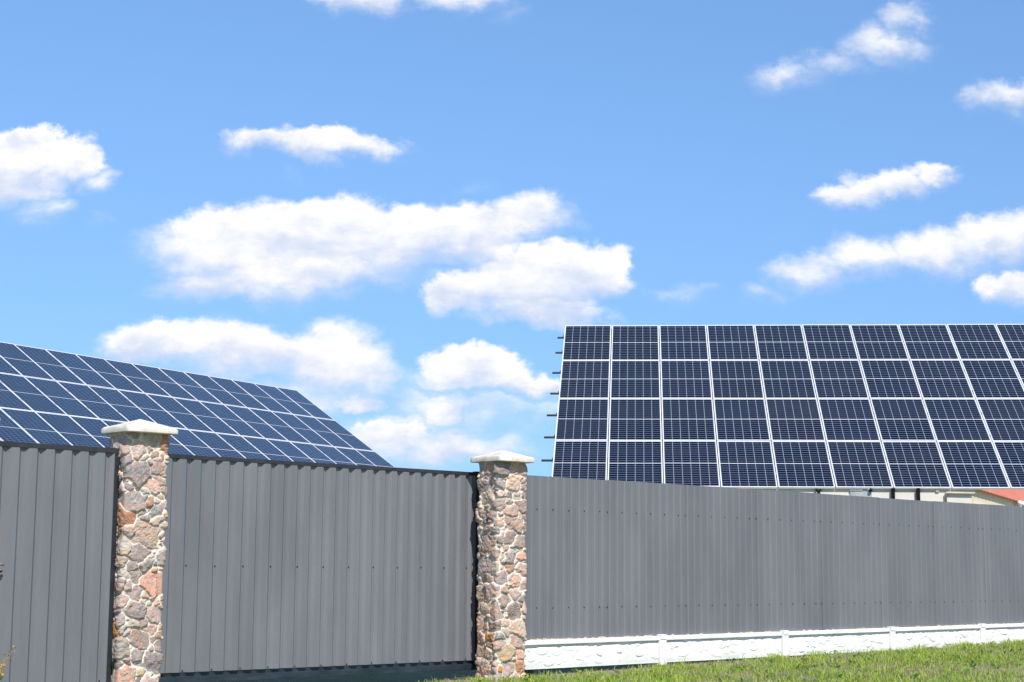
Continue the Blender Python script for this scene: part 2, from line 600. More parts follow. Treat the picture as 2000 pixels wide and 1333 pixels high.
# ------------------------------------------------------------------ numpy noise
def vnoise(x, y, z, seed=0):
    xi, yi, zi = np.floor(x).astype(np.int64), np.floor(y).astype(np.int64), np.floor(z).astype(np.int64)
    xf, yf, zf = x - xi, y - yi, z - zi
    sx, sy, sz = xf * xf * (3 - 2 * xf), yf * yf * (3 - 2 * yf), zf * zf * (3 - 2 * zf)

    def h(a, b_, c):
        n = (a * 374761393 + b_ * 668265263 + c * 2147483647 + seed * 1274126177) & 0xFFFFFFFF
        n = ((n ^ (n >> 13)) * 1274126177) & 0xFFFFFFFF
        n = n ^ (n >> 16)
        return (n & 0xFFFF) / 65535.0
    r = 0
    for dx in (0, 1):
        for dy in (0, 1):
            for dz in (0, 1):
                w = (sx if dx else 1 - sx) * (sy if dy else 1 - sy) * (sz if dz else 1 - sz)
                r = r + w * h(xi + dx, yi + dy, zi + dz)
    return r


def fbm(x, y, z, seed=0, oct=4):
    r, a, t = 0, 0.5, 0
    for o in range(oct):
        r = r + a * vnoise(x, y, z, seed + o * 17)
        t += a
        a *= 0.5
        x, y, z = x * 2.03 + 3.1, y * 2.03 + 1.7, z * 2.03 + 5.3
    return r / t


def sstep(a, b_, x):
    t = np.clip((x - a) / (b_ - a), 0, 1)
    return t * t * (3 - 2 * t)


# ------------------------------------------------------------------ rubble packing on an unrolled strip
def pack_stones(L, Ht, rnd, sizes):
    st = []
    for (rad, tries) in sizes:
        for _ in range(tries):
            u, v = rnd.uniform(0, L), rnd.uniform(-0.03, Ht + 0.03)
            r = rad * rnd.uniform(0.8, 1.2)
            asp = rnd.uniform(1.0, 1.7)
            ok = True
            for s in st:
                du = abs(u - s[0]); du = min(du, L - du)
                if math.hypot(du, (v - s[1]) * 1.15) < 0.70 * (r + s[2]):
                    ok = False
                    break
            if ok:
                st.append((u, v, r, asp, rnd.uniform(-0.45, 0.45)))
    return st


PALETTE = [((0.33, 0.27, 0.255), 5), ((0.40, 0.31, 0.27), 6), ((0.45, 0.36, 0.29), 4), ((0.28, 0.25, 0.25), 3.5), ((0.37, 0.33, 0.285), 3.5),
           ((0.44, 0.30, 0.24), 2.2), ((0.20, 0.175, 0.18), 1.3), ((0.44, 0.35, 0.22), 1), ((0.36, 0.19, 0.11), 0.7)]


def rubble_pillar(parent, wa, wd, z0, z1, seed, special, step):
    rnd = random.Random(seed)
    rc = 0.022
    segs = []
    hx, hy = wa / 2 - 0.014, wd / 2 - 0.014
    L = 2 * (2 * hx + 2 * hy)
    nu = int(L / step)
    nv = int((z1 - z0) / step)
    us = np.arange(nu) * L / nu
    # perimeter from the front corner (-x,-y) along the front face
    px = np.zeros(nu); py = np.zeros(nu); nx = np.zeros(nu); ny = np.zeros(nu)
    corners = [(-hx, -hy), (hx, -hy), (hx, hy), (-hx, hy)]
    acc = 0
    for i in range(4):
        a, c = corners[i], corners[(i + 1) % 4]
        ln = math.hypot(c[0] - a[0], c[1] - a[1])
        d = ((c[0] - a[0]) / ln, (c[1] - a[1]) / ln)
        n = (d[1], -d[0])
        pn = ((corners[i][0] - corners[i - 1][0]), (corners[i][1] - corners[i - 1][1]))
        pl = math.hypot(*pn); pnn = (pn[1] / pl, -pn[0] / pl)
        c2 = corners[(i + 2) % 4]
        qn = (c2[0] - c[0], c2[1] - c[1]); ql = math.hypot(*qn); qnn = (qn[1] / ql, -qn[0] / ql)
        m = (us >= acc - 1e-9) & (us < acc + ln - 1e-9)
        t = us[m] - acc
        px[m] = a[0] + d[0] * t; py[m] = a[1] + d[1] * t
        wA = np.clip(1 - t / rc, 0, 1) * 0.5
        wB = np.clip(1 - (ln - t) / rc, 0, 1) * 0.5
        ex = n[0] * (1 - wA - wB) + pnn[0] * wA + qnn[0] * wB
        ey = n[1] * (1 - wA - wB) + pnn[1] * wA + qnn[1] * wB
        q = np.hypot(ex, ey)
        nx[m] = ex / q; ny[m] = ey / q
        # pull the sharp corner in a little
        rnd_in = rc * 0.35 * ((2 * wA) ** 2 + (2 * wB) ** 2)
        px[m] -= nx[m] * rnd_in; py[m] -= ny[m] * rnd_in
        acc += ln
    Ht = z1 - z0
    st = pack_stones(L, Ht, rnd, [(0.106, 110), (0.080, 500), (0.053, 800), (0.030, 900)])
    cols = []
    pw = [w for _, w in PALETTE]
    for s in st:
        c = rnd.choices(PALETTE, pw)[0][0]
        k = rnd.uniform(0.78, 1.2)
        cols.append([ch * k for ch in c])
    for (su, sv, sc) in special:
        j = min(range(len(st)), key=lambda q: min(abs(st[q][0] - su), L - abs(st[q][0] - su)) ** 2 + (st[q][1] - sv) ** 2 - (st[q][2] ** 2) * 0.6)
        cols[j] = list(sc)
    cols = np.array(cols)
    stn = np.array(st)
    hgt = np.array([rnd.uniform(0.012, 0.032) for _ in st])
    tilt = np.array([(rnd.uniform(-0.16, 0.16), rnd.uniform(-0.16, 0.12)) for _ in st])
    facet = np.array([(rnd.uniform(0, 6.28), rnd.uniform(0.1, 0.45), rnd.uniform(-0.01, 0.02)) for _ in st])
    polys = []
    for _ in st:
        k = rnd.choice((4, 4, 4, 5, 5))
        o_ = rnd.uniform(0, 6.28) if k > 4 else rnd.uniform(-0.2, 0.2) + 0.0
        polys.append([(math.cos(o_ + 6.283 * (q + rnd.uniform(-.18, .18)) / k), math.sin(o_ + 6.283 * (q + rnd.uniform(-.18, .18)) / k), rnd.uniform(0.62, 1.0)) for q in range(k)])
    gapn = np.array([rnd.uniform(0.001, 0.009) for _ in st])
    seedo = np.array([rnd.uniform(0, 50) for _ in st])
    vs = np.linspace(0, Ht, nv + 1)
    V = np.zeros((nv + 1, nu, 3)); C = np.ones((nv + 1, nu, 4))
    CH = 24
    for r0 in range(0, nv + 1, CH):
        vv = vs[r0:r0 + CH]
        U, Vv = np.meshgrid(us, vv)
        X = np.broadcast_to(px, U.shape); Y = np.broadcast_to(py, U.shape)
        wu = (fbm(X * 22, Y * 22, Vv * 22, seed, 3) - 0.5) * 0.024 + (fbm(X * 90, Y * 90, Vv * 90, seed + 3, 2) - 0.5) * 0.008
        wv_ = (fbm(X * 22, Y * 22, Vv * 22, seed + 7, 3) - 0.5) * 0.024 + (fbm(X * 90, Y * 90, Vv * 90, seed + 5, 2) - 0.5) * 0.008
        cand = np.where((stn[:, 1] > vv[0] - 0.3) & (stn[:, 1] < vv[-1] + 0.3))[0]
        d1 = np.full(U.shape, 9.0); d2 = np.full(U.shape, 9.0)
        idx = np.zeros(U.shape, int); au = np.zeros(U.shape); av = np.zeros(U.shape)
        for j in cand:
            du = (U + wu - stn[j, 0] + L / 2) % L - L / 2
            dv = Vv + wv_ - stn[j, 1]
            c_, s_ = math.cos(stn[j, 4]), math.sin(stn[j, 4])
            a_ = (du * c_ + dv * s_) / stn[j, 3] ** 0.5
            b_ = (-du * s_ + dv * c_) * stn[j, 3] ** 0.5
            d = None
            for (na_, nb_, nr_) in polys[j]:
                dd = a_ * na_ + b_ * nb_ - stn[j, 2] * nr_
                d = dd if d is None else np.maximum(d, dd)
            better = d < d1
            d2 = np.where(better, d1, np.minimum(d2, d))
            d1 = np.where(better, d, d1)
            idx = np.where(better, j, idx)
            au = np.where(better, du, au); av = np.where(better, dv, av)
        n1 = fbm(X * 30, Y * 30, Vv * 30, seed + 11, 4)
        gap = gapn[idx] + (n1 - 0.48) * 0.016
        e = (d2 - d1) - np.clip(gap, 0.0015, 0.02)
        # stones never reach further than a little beyond their own size: wide joints of mortar stay
        e = np.minimum(e, (0.030 - d1) * 0.9)
        mask = sstep(0.0, 0.007, e)
        dome = sstep(0.0, 0.03, e)
        fa = facet[idx]
        fac = np.maximum(0, au * np.cos(fa[..., 0]) + av * np.sin(fa[..., 0]) - fa[..., 2]) * fa[..., 1]
        so = seedo[idx]
        rough = (fbm(X * 38 + so, Y * 38, Vv * 38 + so, seed + 21, 4) - 0.5) * 0.016
        ridg = -np.abs(fbm(X * 60 + so, Y * 60 + so, Vv * 60, seed + 31, 3) - 0.5) * 0.020
        hs = hgt[idx] * (0.62 + 0.38 * dome) + tilt[idx, 0] * au + tilt[idx, 1] * av - fac + (rough + ridg) * (0.35 + 0.65 * dome)
        hs = np.maximum(hs, 0.003)
        hm = (fbm(X * 26, Y * 26, Vv * 26, seed + 41, 4) - 0.5) * 0.012
        h = hm * (1 - mask) + hs * mask
        V[r0:r0 + CH, :, 0] = X + nx * h; V[r0:r0 + CH, :, 1] = Y + ny * h; V[r0:r0 + CH, :, 2] = z0 + Vv
        cn = fbm(X * 24 + so, Y * 24 + so, Vv * 40 + so, seed + 51, 4)
        cn2 = fbm(X * 70 + so, Y * 70, Vv * 110, seed + 61, 3)
        base = cols[idx]
        warm = np.array([1.22, 0.97, 0.83]); cool = np.array([0.92, 0.96, 0.98])
        tint = cool + (warm - cool) * sstep(0.35, 0.65, cn)[..., None]
        sc = base * tint * (0.72 + 0.56 * cn2)[..., None]
        # pale crystalline flecks and lime smears
        fl = sstep(0.60, 0.72, fbm(X * 120 + so, Y * 120, Vv * 120 + so, seed + 71, 2))
        sc = sc * (1 - 0.4 * fl[..., None]) + np.array([0.55, 0.48, 0.42]) * 0.4 * fl[..., None]
        sm = sstep(0.56, 0.68, fbm(X * 13, Y * 13, Vv * 13, seed + 81, 4)) * 0.26 * (1 - dome * 0.5)
        mc = np.array([0.66, 0.605, 0.51]) * (0.82 + 0.36 * fbm(X * 18, Y * 18, Vv * 18, seed + 91, 4))[..., None]
        sc = sc * (1 - sm[..., None]) + mc * sm[..., None]
        C[r0:r0 + CH, :, :3] = mc * (1 - mask[..., None]) + sc * mask[..., None]
    verts = V.reshape(-1, 3)
    ii = np.arange(nv)[:, None] * nu; jj = np.arange(nu)[None, :]; j2 = (jj + 1) % nu
    faces = np.stack([ii + jj, ii + j2, ii + nu + j2, ii + nu + jj], -1).reshape(-1, 4)
    me = bpy.data.meshes.new('shaft')
    me.from_pydata(verts.tolist(), [], faces.tolist())
    me.materials.append(M_STONE)
    at = me.color_attributes.new('Col', 'FLOAT_COLOR', 'POINT')
    at.data.foreach_set('color', C.reshape(-1).astype(np.float32))
    me.polygons.foreach_set('use_smooth', [True] * len(me.polygons))
    me.update()
    return put('shaft', me, parent)


def pillar_cap(parent, half, zb, ht, rise, seed):
    """cast concrete cap: square slab with a softly swept pyramid on it"""
    n = 24
    mb = MB()
    rnd = random.Random(seed)
    prof = [(half - 0.045, 0.0), (half - 0.006, 0.0), (half, 0.004), (half + 0.002, ht * 0.55), (half - 0.004, ht * 0.9), (half - 0.02, ht + 0.004)]
    for k in range(1, 13):
        t = k / 12
        r = (half - 0.02) * (1 - t)
        z = ht + 0.004 + (rise - 0.004) * (0.80 * t + 0.20 * t * t * (3 - 2 * t))
        prof.append((max(r, 0.004), z))
    prof.insert(0, (0.01, 0.0))
    per = []
    for s in range(4):
        for q in range(n):
            t = q / n * 2 - 1
            p = (t, -1) if s == 0 else (1, t) if s == 1 else (-t, 1) if s == 2 else (-1, -t)
            # rounded corners
            l = (abs(p[0]) ** 14 + abs(p[1]) ** 14) ** (1 / 14)
            per.append((p[0] / l, p[1] / l))
    for (r, z) in prof:
        for (a, c) in per:
            jx = rnd.uniform(-0.0012, 0.0012)
            mb.v.append((a * (r + jx), c * (r + jx), zb + z + rnd.uniform(-0.0012, 0.0012) * (z > 0.01)))
    m_ = len(per)
    for i in range(len(prof) - 1):
        for j in range(m_):
            j2 = (j + 1) % m_
            mb.f.append((i * m_ + j, i * m_ + j2, (i + 1) * m_ + j2, (i + 1) * m_ + j))
    mb.f.append(tuple((len(prof) - 1) * m_ + j for j in range(m_)))
    mb.f.append(tuple(range(m_))[::-1])
    o = mb.build('cap', M_CONC, parent, True)
    md = o.modifiers.new('edges', 'EDGE_SPLIT')
    md.split_angle = R(38)
    return o


WA, WD = 0.385, 0.29
FC2 = Vector((-0.1219, 15.3702, 0))
F1 = Vector((-2.9505, 12.7259, 0))
c2 = FC2 + e1 * WA / 2 + e2 * WD / 2
c1 = F1 + e1 * WA / 2 + e2 * WD / 2
c0 = c1 - e1 * 1.483
TAN, ORANGE, RUST, PINK = (0.46, 0.32, 0.17), (0.40, 0.205, 0.055), (0.38, 0.165, 0.085), (0.50, 0.30, 0.23)
PER = 2 * (2 * (WA / 2 - .014) + 2 * (WD / 2 - .014))
zb2, zb1 = 0.996 + H, 1.028 + H
ZF = -0.55
for (ctr, zb, seed, lab, special, step) in (
        (c2, zb2, 11, 'stone gate pillar between the sliding gate and the ribbed fence, rust-coloured blocks near its foot',
         [(0.31, 0.42, RUST), (0.03, 0.58, ORANGE), (PER - 0.13, 0.88, ORANGE), (0.28, 1.62, PINK), (0.30, 0.24, RUST), (0.14, 0.38, TAN), (0.10, 0.14, RUST)], 0.0045),
        (c1, zb1, 23, 'stone gate pillar between the wicket gate and the sliding gate, mauve-grey blocks',
         [(0.33, 1.35, PINK), (0.12, 0.60, TAN), (PER - 0.04, 1.78, (0.16, 0.10, 0.05)), (PER - 0.02, 1.02, ORANGE), (0.24, 1.55, (0.28, 0.27, 0.27)), (0.36, 1.58, (0.29, 0.28, 0.28))], 0.0042),
        (c0, zb1, 37, 'stone gate pillar at the left end of the wicket gate, only its pale cap tip showing', [], 0.009)):
    t = empty('stone_pillar', (ctr.x, ctr.y, 0), AG)
    tag(t, lab, 'pillar', 'stone gate pillars')
    rubble_pillar(t, WA, WD, ZF, zb, seed, special, step)
    pillar_cap(t, 0.225, zb, 0.050, 0.068, seed)
    MB().box(-WA / 2 - 0.07, WA / 2 + 0.08, -WD / 2 - 0.075, WD / 2 + 0.05, -0.60, -0.036 if ctr is c2 else -0.33).build('footing', M_FOOT, t, False, 0.012)


# ------------------------------------------------------------------ profiled sheet
def ribs(s0, s1, phase, pit, tr, sl, dep):
    """profile points (s, depth outward) from s0 to s1; phase = centre of a trough"""
    pts = []
    k = math.floor((s0 - phase) / pit) - 1
    while phase + k * pit < s1 + pit:
        c = phase + k * pit
        pts += [(c - tr / 2, 0.0), (c + tr / 2, 0.0), (c + tr / 2 + sl, dep), (c + pit - tr / 2 - sl, dep)]
        k += 1

    def at(s):
        for a, b_ in zip(pts, pts[1:]):
            if a[0] <= s <= b_[0]:
                return a[1] + (b_[1] - a[1]) * (s - a[0]) / max(b_[0] - a[0], 1e-9)
        return 0
    return [(s0, at(s0))] + [p for p in pts if s0 < p[0] < s1] + [(s1, at(s1))]


def sheet_mesh(prof, z0, z1, th=0.0012, wob=None):
    """local: x along the fence, -y outwards"""
    mb = MB()
    zs = [z0 + (z1 - z0) * i / 6 for i in range(7)]
    n = len(prof)
    for side in (0, 1):
        for z in zs:
            for (s, d) in prof:
                w = wob(s, z) if wob else 0
                mb.v.append((s, -d - w + (th if side else 0), z))
    for side in (0, 1):
        o = side * n * 7
        for a in range(6):
            for c in range(n - 1):
                q = (o + a * n + c, o + a * n + c + 1, o + (a + 1) * n + c + 1, o + (a + 1) * n + c)
                mb.f.append(q[::-1] if side else q)
    o = n * 7
    for c in range(n - 1):
        mb.f.append((c + 1, c, o + c, o + c + 1))
        t = 6 * n
        mb.f.append((t + c, t + c + 1, o + t + c + 1, o + t + c))
    for a in range(6):
        mb.f.append((a * n, (a + 1) * n, o + (a + 1) * n, o + a * n))
        mb.f.append(((a + 1) * n - 1 + 0, o + (a + 1) * n - 1, o + (a + 2) * n - 1, (a + 2) * n - 1))
    return mb


sb = MB()
sb.tube([(0, 0.001, 0), (0, -0.0015, 0)], 0.0075, 10)
sb.tube([(0, -0.0015, 0), (0, -0.006, 0)], [0.0048, 0.0044], 6)
SCREW = sb.mesh('screw', M_SCREW)

# ------------------------------------------------------------------ sliding gate (behind the two pillars)
BL = Vector((-0.4224, 15.6917, 0))
gt = empty('sliding_gate', (BL.x, BL.y, 0), AG)
tag(gt, 'wide grey ribbed sliding gate between the two stone pillars, dark beam along its foot', 'gate')
GP, GTR, GSL, GDP = 0.1385, 0.031, 0.023, 0.022
gph = -3.038 + 0.004                            # a trough with a screw
gz0, gz1 = -0.838 + H, 0.879 + H
edges = [-3.95, gph + GP * 4.5 + 0.0, gph + GP * 12.5, gph + GP * 20.5, 0.108]
for a, c in zip(edges, edges[1:]):
    rw = random.Random(int(a * 100))
    ph = rw.uniform(0, 6)
    sh = sheet_mesh(ribs(a, c, gph, GP, GTR, GSL, GDP), gz0, gz1, 0.0012, lambda s, z: 0.0012 * math.sin(s * 3 + ph) * math.sin(z * 3.1 + ph)).build('metal_sheet', M_SHEET, gt)
    k = math.ceil((a - gph) / (2 * GP))
    while gph + 2 * GP * k < c:
        s = gph + 2 * GP * k
        for zz in (gz1 - 0.028, 0.013 + H, gz0 + 0.012):
            put('screw', SCREW, sh, (s, -0.0005, zz + rw.uniform(-0.002, 0.002)))
        k += 1
# capping rail: its lip stands just proud of the ribs
MB().box(-3.96, 0.115, -GDP - 0.003, 0.045, gz1, 0.912 + H).build('top_rail', M_RAILTOP, gt, False, 0.002)
MB().box(0.112, 0.172, -0.02, 0.04, gz0 - 0.03, 0.922 + H).build('end_post', M_DARK, gt, False, 0.003)
MB().box(-3.96, 0.112, 0.004, 0.05, 0.0 + H - 0.02, 0.04 + H).build('middle_rail', M_DARK, gt)
MB().box(-3.96, 0.112, 0.004, 0.05, gz0 - 0.032, gz0 + 0.03).build('bottom_rail', M_BOTRAIL, gt)
bb = MB().box(-3.96, 0.18, -0.030, 0.05, -0.925 + H, -0.869 + H)
bb.build('roller_beam', M_BOTRAIL, gt, False, 0.004)
# guide on the ground at the end of the gate
gl = FC2 + e2 * 0.36 - e1 * 0.10
gd = empty('gate_guide', (gl.x, gl.y, ground_z(gl.x, gl.y)), AG)
tag(gd, 'small steel gate guide lying in the grass at the left foot of the stone pillar', 'guide')
MB().box(-0.12, 0.12, -0.03, 0.03, 0.0, 0.012).build('base_plate', M_RAIL, gd, False, 0.002)
MB().box(-0.115, -0.105, -0.025, 0.025, 0.013, 0.045).build('lug', M_RAIL, gd, False, 0.001)

# ------------------------------------------------------------------ wicket gate (left)
Wp = F1 + e2 * 0.11
wg = empty('wicket_gate', (Wp.x, Wp.y, 0), AG)
tag(wg, 'grey ribbed wicket gate hinged on the left stone pillar, dark frame and handle', 'gate')
wz0, wz1 = -0.875 + H, 0.866 + H
wph = -0.669 - 0.0 + 0.015
p_ = ribs(-1.03, -0.046, wph, 0.1405, GTR, GSL, GDP)
ws_ = sheet_mesh(p_, wz0, wz1, 0.0012, lambda s, z: 0.0015 * math.sin(s * 4 + 1) * math.sin(z * 2.7)).build('metal_sheet', M_SHEET, wg)
k = -7
while k < 5:
    s = wph + 0.281 * k
    if -1.0 < s < -0.05:
        for zz in (wz1 - 0.028, wz0 + 0.02):
            put('screw', SCREW, ws_, (s, -0.0005, zz))
    k += 1
MB().box(-1.05, -0.006, -GDP - 0.003, 0.04, wz1, 0.905 + H).build('top_rail', M_RAILTOP, wg, False, 0.002)
MB().box(-0.046, -0.006, -GDP - 0.003, 0.04, wz0 - 0.04, wz1 - 0.0005).build('hinge_stile', M_DARK, wg, False, 0.002)
MB().box(-1.05, -1.031, -GDP - 0.003, 0.04, wz0 - 0.04, wz1 - 0.0005).build('lock_stile', M_DARK, wg, False, 0.002)
MB().box(-1.03, -0.047, 0.004, 0.04, wz0 - 0.04, wz0 + 0.02).build('bottom_rail', M_DARK, wg)
for zz in (0.655 + H, -0.705 + H):
    hg = MB().tube([(-0.004, -0.036, zz - 0.055), (-0.004, -0.036, zz + 0.055)], 0.013, 12)
    hg.tube([(-0.004, -0.036, zz - 0.004), (-0.004, -0.036, zz + 0.004)], 0.0145, 12)
    hg.build('hinge', M_DARK if zz < 1 else M_CLAMP, wg, True)
hn = MB()
hn.box(-1.02, -0.975, -0.032, -0.0205, -0.10 + H, 0.06 + H)
hn.build('lock_plate', M_BLACK, wg, False, 0.002)
hd = MB().tube([(-0.985, -0.03, 0.012 + H), (-0.985, -0.075, 0.012 + H)], 0.009, 10)
hd.tube([(-0.992, -0.075, 0.012 + H), (-0.965, -0.075, 0.012 + H), (-0.942, -0.068, 0.008 + H)], 0.009, 10)
hd.build('handle', M_WOOD, wg, True)
MB().tube([(-0.985, -0.03, -0.05 + H), (-0.985, -0.05, -0.05 + H)], 0.013, 12).tube([(-0.985, -0.046, -0.05 + H), (-0.965, -0.046, -0.047 + H), (-0.935, -0.046, -0.035 + H)], [0.007, 0.009, 0.005], 8).build('latch', M_BLACK, wg, True)

# ------------------------------------------------------------------ ribbed fence on its white plinth
PF = Vector((0.187, 15.873, 0))
fe = empty('metal_fence', (PF.x, PF.y, 0), AF)
tag(fe, 'long grey ribbed metal fence right of the stone pillar, standing on a white plinth', 'fence')
FP, FTR, FSL, FDP = 0.11145, 0.044, 0.012, 0.0072
fph = 0.322
seam = [-0.11 + 1.2260 * i for i in range(11)]
seam[0] = -0.17
fr = random.Random(3)
for a, c in zip(seam, seam[1:]):
    dz = fr.uniform(-0.012, -0.004)
    ph = fr.uniform(0, 6)
    ofs = 0.0012 * (1 if int(a * 10) % 2 else 0)
    aa = a - (0.012 if a > 0 else 0)
    sh = sheet_mesh(ribs(aa, c, fph, FP, FTR, FSL, FDP), -0.648 + H + dz * 0.3, 0.905 + H + dz, 0.0012,
                    lambda s, z: 0.0016 * math.sin(s * 4 + ph) * math.sin(z * 3 + ph) + (0.0022 if s < a + 0.0 else 0.0)).build('metal_sheet', M_FSHEET, fe)
    k = 0
    base = 1.0925 + 1.226 * round((a - 1.116) / 1.226)
    for j in range(6):
        s = base + 2 * FP * j
        if s < 0.04 or s > c - 0.0:
            continue
        for zz in (0.578 + H, -0.357 + H):
            put('screw', SCREW, sh, (s, -0.0026 if j == 0 else -0.0006, zz + fr.uniform(-0.003, 0.003)))
for zz in (0.578 + H, -0.357 + H):
    MB().box(-0.03, seam[-1], 0.003, 0.028, zz - 0.02, zz + 0.02).build('fence_rail', M_DARK, fe)
for s in (0.05, 2.45, 4.85, 7.25, 9.65, 12.0):
    MB().box(s - 0.03, s + 0.03, 0.029, 0.089, -0.3, 0.86 + H).build('fence_post', M_DARK, fe)

pl = empty('concrete_plinth', (PF.x, PF.y, 0), AF)
tag(pl, 'low white painted plinth wall of mock stone panels and posts under the grey fence', 'wall')
posts = [-0.22, 1.894, 4.0, 6.172, 8.301, 10.43, 12.2]
YF = -0.030                                   # face of the panels, in front of the sheets


def relief_panel(s0, s1, z0, z1, seed):
    rnd = random.Random(seed)
    L, Ht = s1 - s0, z1 - z0
    nu, nv = int(L / 0.0055), int(Ht / 0.0055)
    us = np.linspace(0, L, nu + 1); vs = np.linspace(0, Ht, nv + 1)
    U, V = np.meshgrid(us, vs)
    st = []
    for (rad, tries) in ((0.095, 40), (0.065, 120), (0.045, 160), (0.03, 160)):
        for _ in range(tries):
            u, r = rnd.uniform(0, L), rad * rnd.uniform(0.8, 1.2)
            rv = r * rnd.uniform(0.45, 0.85)
            v = rnd.uniform(rv + 0.02, Ht - 0.02)
            if all(math.hypot((u - a) , (v - c) * 1.3) > 0.78 * (r + q) for a, c, q, *_ in st):
                st.append((u, v, r, rv, rnd.uniform(0.006, 0.017), rnd.uniform(-0.5, 0.5), rnd.uniform(0.0, 1.0)))
    wu = (fbm(U * 14, V * 14, U * 0 + seed, seed, 3) - 0.5) * 0.06
    wv2 = (fbm(U * 14, V * 14, U * 0 + seed + 9, seed, 3) - 0.5) * 0.045
    h = (fbm(U * 9, V * 9, U * 0, seed + 4, 3) - 0.5) * 0.006 + (fbm(U * 40, V * 40, U * 0, seed + 5, 3) - 0.5) * 0.003 + 0.004
    for (u, v, r, rv, hl, tl, fl) in st:
        du, dv = U + wu - u, V + wv2 - v
        d = (np.abs(du / r) ** 2.3 + np.abs((dv + tl * du * 0.4) / rv) ** 2.3) ** (1 / 2.3)
        # fullest towards its lower edge, fading out at the top as hand-thrown render does
        t = np.clip(0.5 - 0.5 * dv / rv, 0, 1)
        lump = hl * sstep(0, 0.16, 1 - d) * (0.25 + 0.75 * t) * (0.4 + 0.6 * fl)
        h = np.maximum(h, h * 0.3 + lump)
    h = np.clip(h, -0.003, 0.021)
    low = sstep(0.0, 0.05, V)                 # smooth foot
    top = 1 - sstep(0.0, 0.03, V + np.abs(fbm(U * 9, U * 0, U * 0, seed + 3, 3) - 0.5) * 0.085 - (Ht - 0.030))
    h = h * low * top - 0.012 * (1 - top)
    Yd = YF + 0.006 - h
    verts = np.stack([U + s0, Yd, V + z0], -1).reshape(-1, 3)
    n = nu + 1
    ii = np.arange(nv)[:, None] * n; jj = np.arange(nu)[None, :]
    faces = np.stack([ii + jj, ii + jj + 1, ii + n + jj + 1, ii + n + jj], -1).reshape(-1, 4).tolist()
    vl = verts.tolist()
    # solid body behind the face
    k0 = len(vl)
    vl += [(s0, 0.03, z0), (s1, 0.03, z0), (s1, 0.03, z1), (s0, 0.03, z1)]
    faces += [[k0 + 1, k0, k0 + 3, k0 + 2]]
    top = [nv * n + j for j in range(n)]
    faces += [top + [k0 + 2, k0 + 3]]
    me = bpy.data.meshes.new('plinth_panel')
    me.from_pydata(vl, [], faces)
    me.materials.append(M_WHITE)
    sm = [True] * (len(faces) - 2) + [False, False]
    me.polygons.foreach_set('use_smooth', sm)
    me.update()
    return put('plinth_panel', me, pl)


for i, (a, c) in enumerate(zip(posts, posts[1:])):
    a2, c2_ = a + 0.056, c - 0.056
    relief_panel(a2, c2_, -0.925 + H, -0.700 + H, 71 + i * 7)
    MB().box(a2, c2_, YF - 0.020, 0.034, -0.6995 + H, -0.656 + H).build('top_beam', M_WHITE, pl, False, 0.004)
for s in posts[1:-1]:
    po = MB().box(s - 0.055, s + 0.055, YF - 0.022, 0.036, -0.95 + H, -0.690 + H)
    po.build('plinth_post', M_WHITE, pl, False, 0.004)
    MB().box(s - 0.045, s + 0.048, YF - 0.029, 0.036, -0.6895 + H, -0.642 + H).build('post_cap', M_WHITE, pl, False, 0.003)
# crumbling filler in the slot between sheet and plinth
fo = MB()
rf = random.Random(8)
s = 0.0
while s < 10.6:
    ln = rf.uniform(0.02, 0.07)
    dens_ = 1.0 if s < 0.5 else 0.55 if s < 2 else 0.3
    if rf.random() < dens_:
        z0 = -0.6565 + H
        fo = MB()
        fo.box(s, s + ln, -0.012 + rf.uniform(-0.006, 0.004), 0.02, z0 + 0.001, z0 + rf.uniform(0.006, 0.014))
        fo.build('foam_filler', M_FOAM, pl, False, 0.002)
    s += ln + rf.uniform(0.0, 0.02)


# ------------------------------------------------------------------ solar panels
PWd, PLn = 1.003, 1.690
fm = MB()
fw_, ft = 0.017, 0.035
hx, hy = PWd / 2, PLn / 2
fm.box(-hx, hx, -hy, -hy + fw_, -ft, 0)
fm.box(-hx, hx, hy - fw_, hy, -ft, 0)
fm.box(-hx, -hx + fw_, -hy + fw_, hy - fw_, -ft, 0)
fm.box(hx - fw_, hx, -hy + fw_, hy - fw_, -ft, 0)
FRAME_ME = fm.mesh('frame', M_FRAME)
cm = MB()
cm.face([(-hx + fw_, -hy + fw_, -0.003), (hx - fw_, -hy + fw_, -0.003), (hx - fw_, hy - fw_, -0.003), (-hx + fw_, hy - fw_, -0.003)])
cm.face([(-hx + fw_, -hy + fw_, -0.009), (-hx + fw_, hy - fw_, -0.009), (hx - fw_, hy - fw_, -0.009), (hx - fw_, -hy + fw_, -0.009)])
CELL_ME = cm.mesh('cell_sheet', M_CELL)
CELLB_ME = cm.mesh('cell_sheet', M_CELLB)
ORD = ['first', 'second', 'third', 'fourth', 'fifth', 'sixth', 'seventh', 'eighth', 'ninth', 'tenth', 'eleventh', 'twelfth', 'thirteenth', 'fourteenth', 'fifteenth', 'sixteenth']


def panel_at(loc, M3, label, group, cells):
    o = bpy.data.objects.new('solar_module', None)
    COL.objects.link(o)
    o.empty_display_size = 0.3
    o.matrix_world = Matrix.Translation(loc) @ M3.to_4x4()
    tag(o, label, 'solar panel', group)
    put('frame', FRAME_ME, o)
    put('cell_sheet', cells, o)
    return o


def basis(kd, rd):
    x = kd; y = -rd; z = x.cross(y)
    return Matrix((x, y, z)).transposed()


PR_, PC_ = 1.7006, 1.02
pr = random.Random(2)
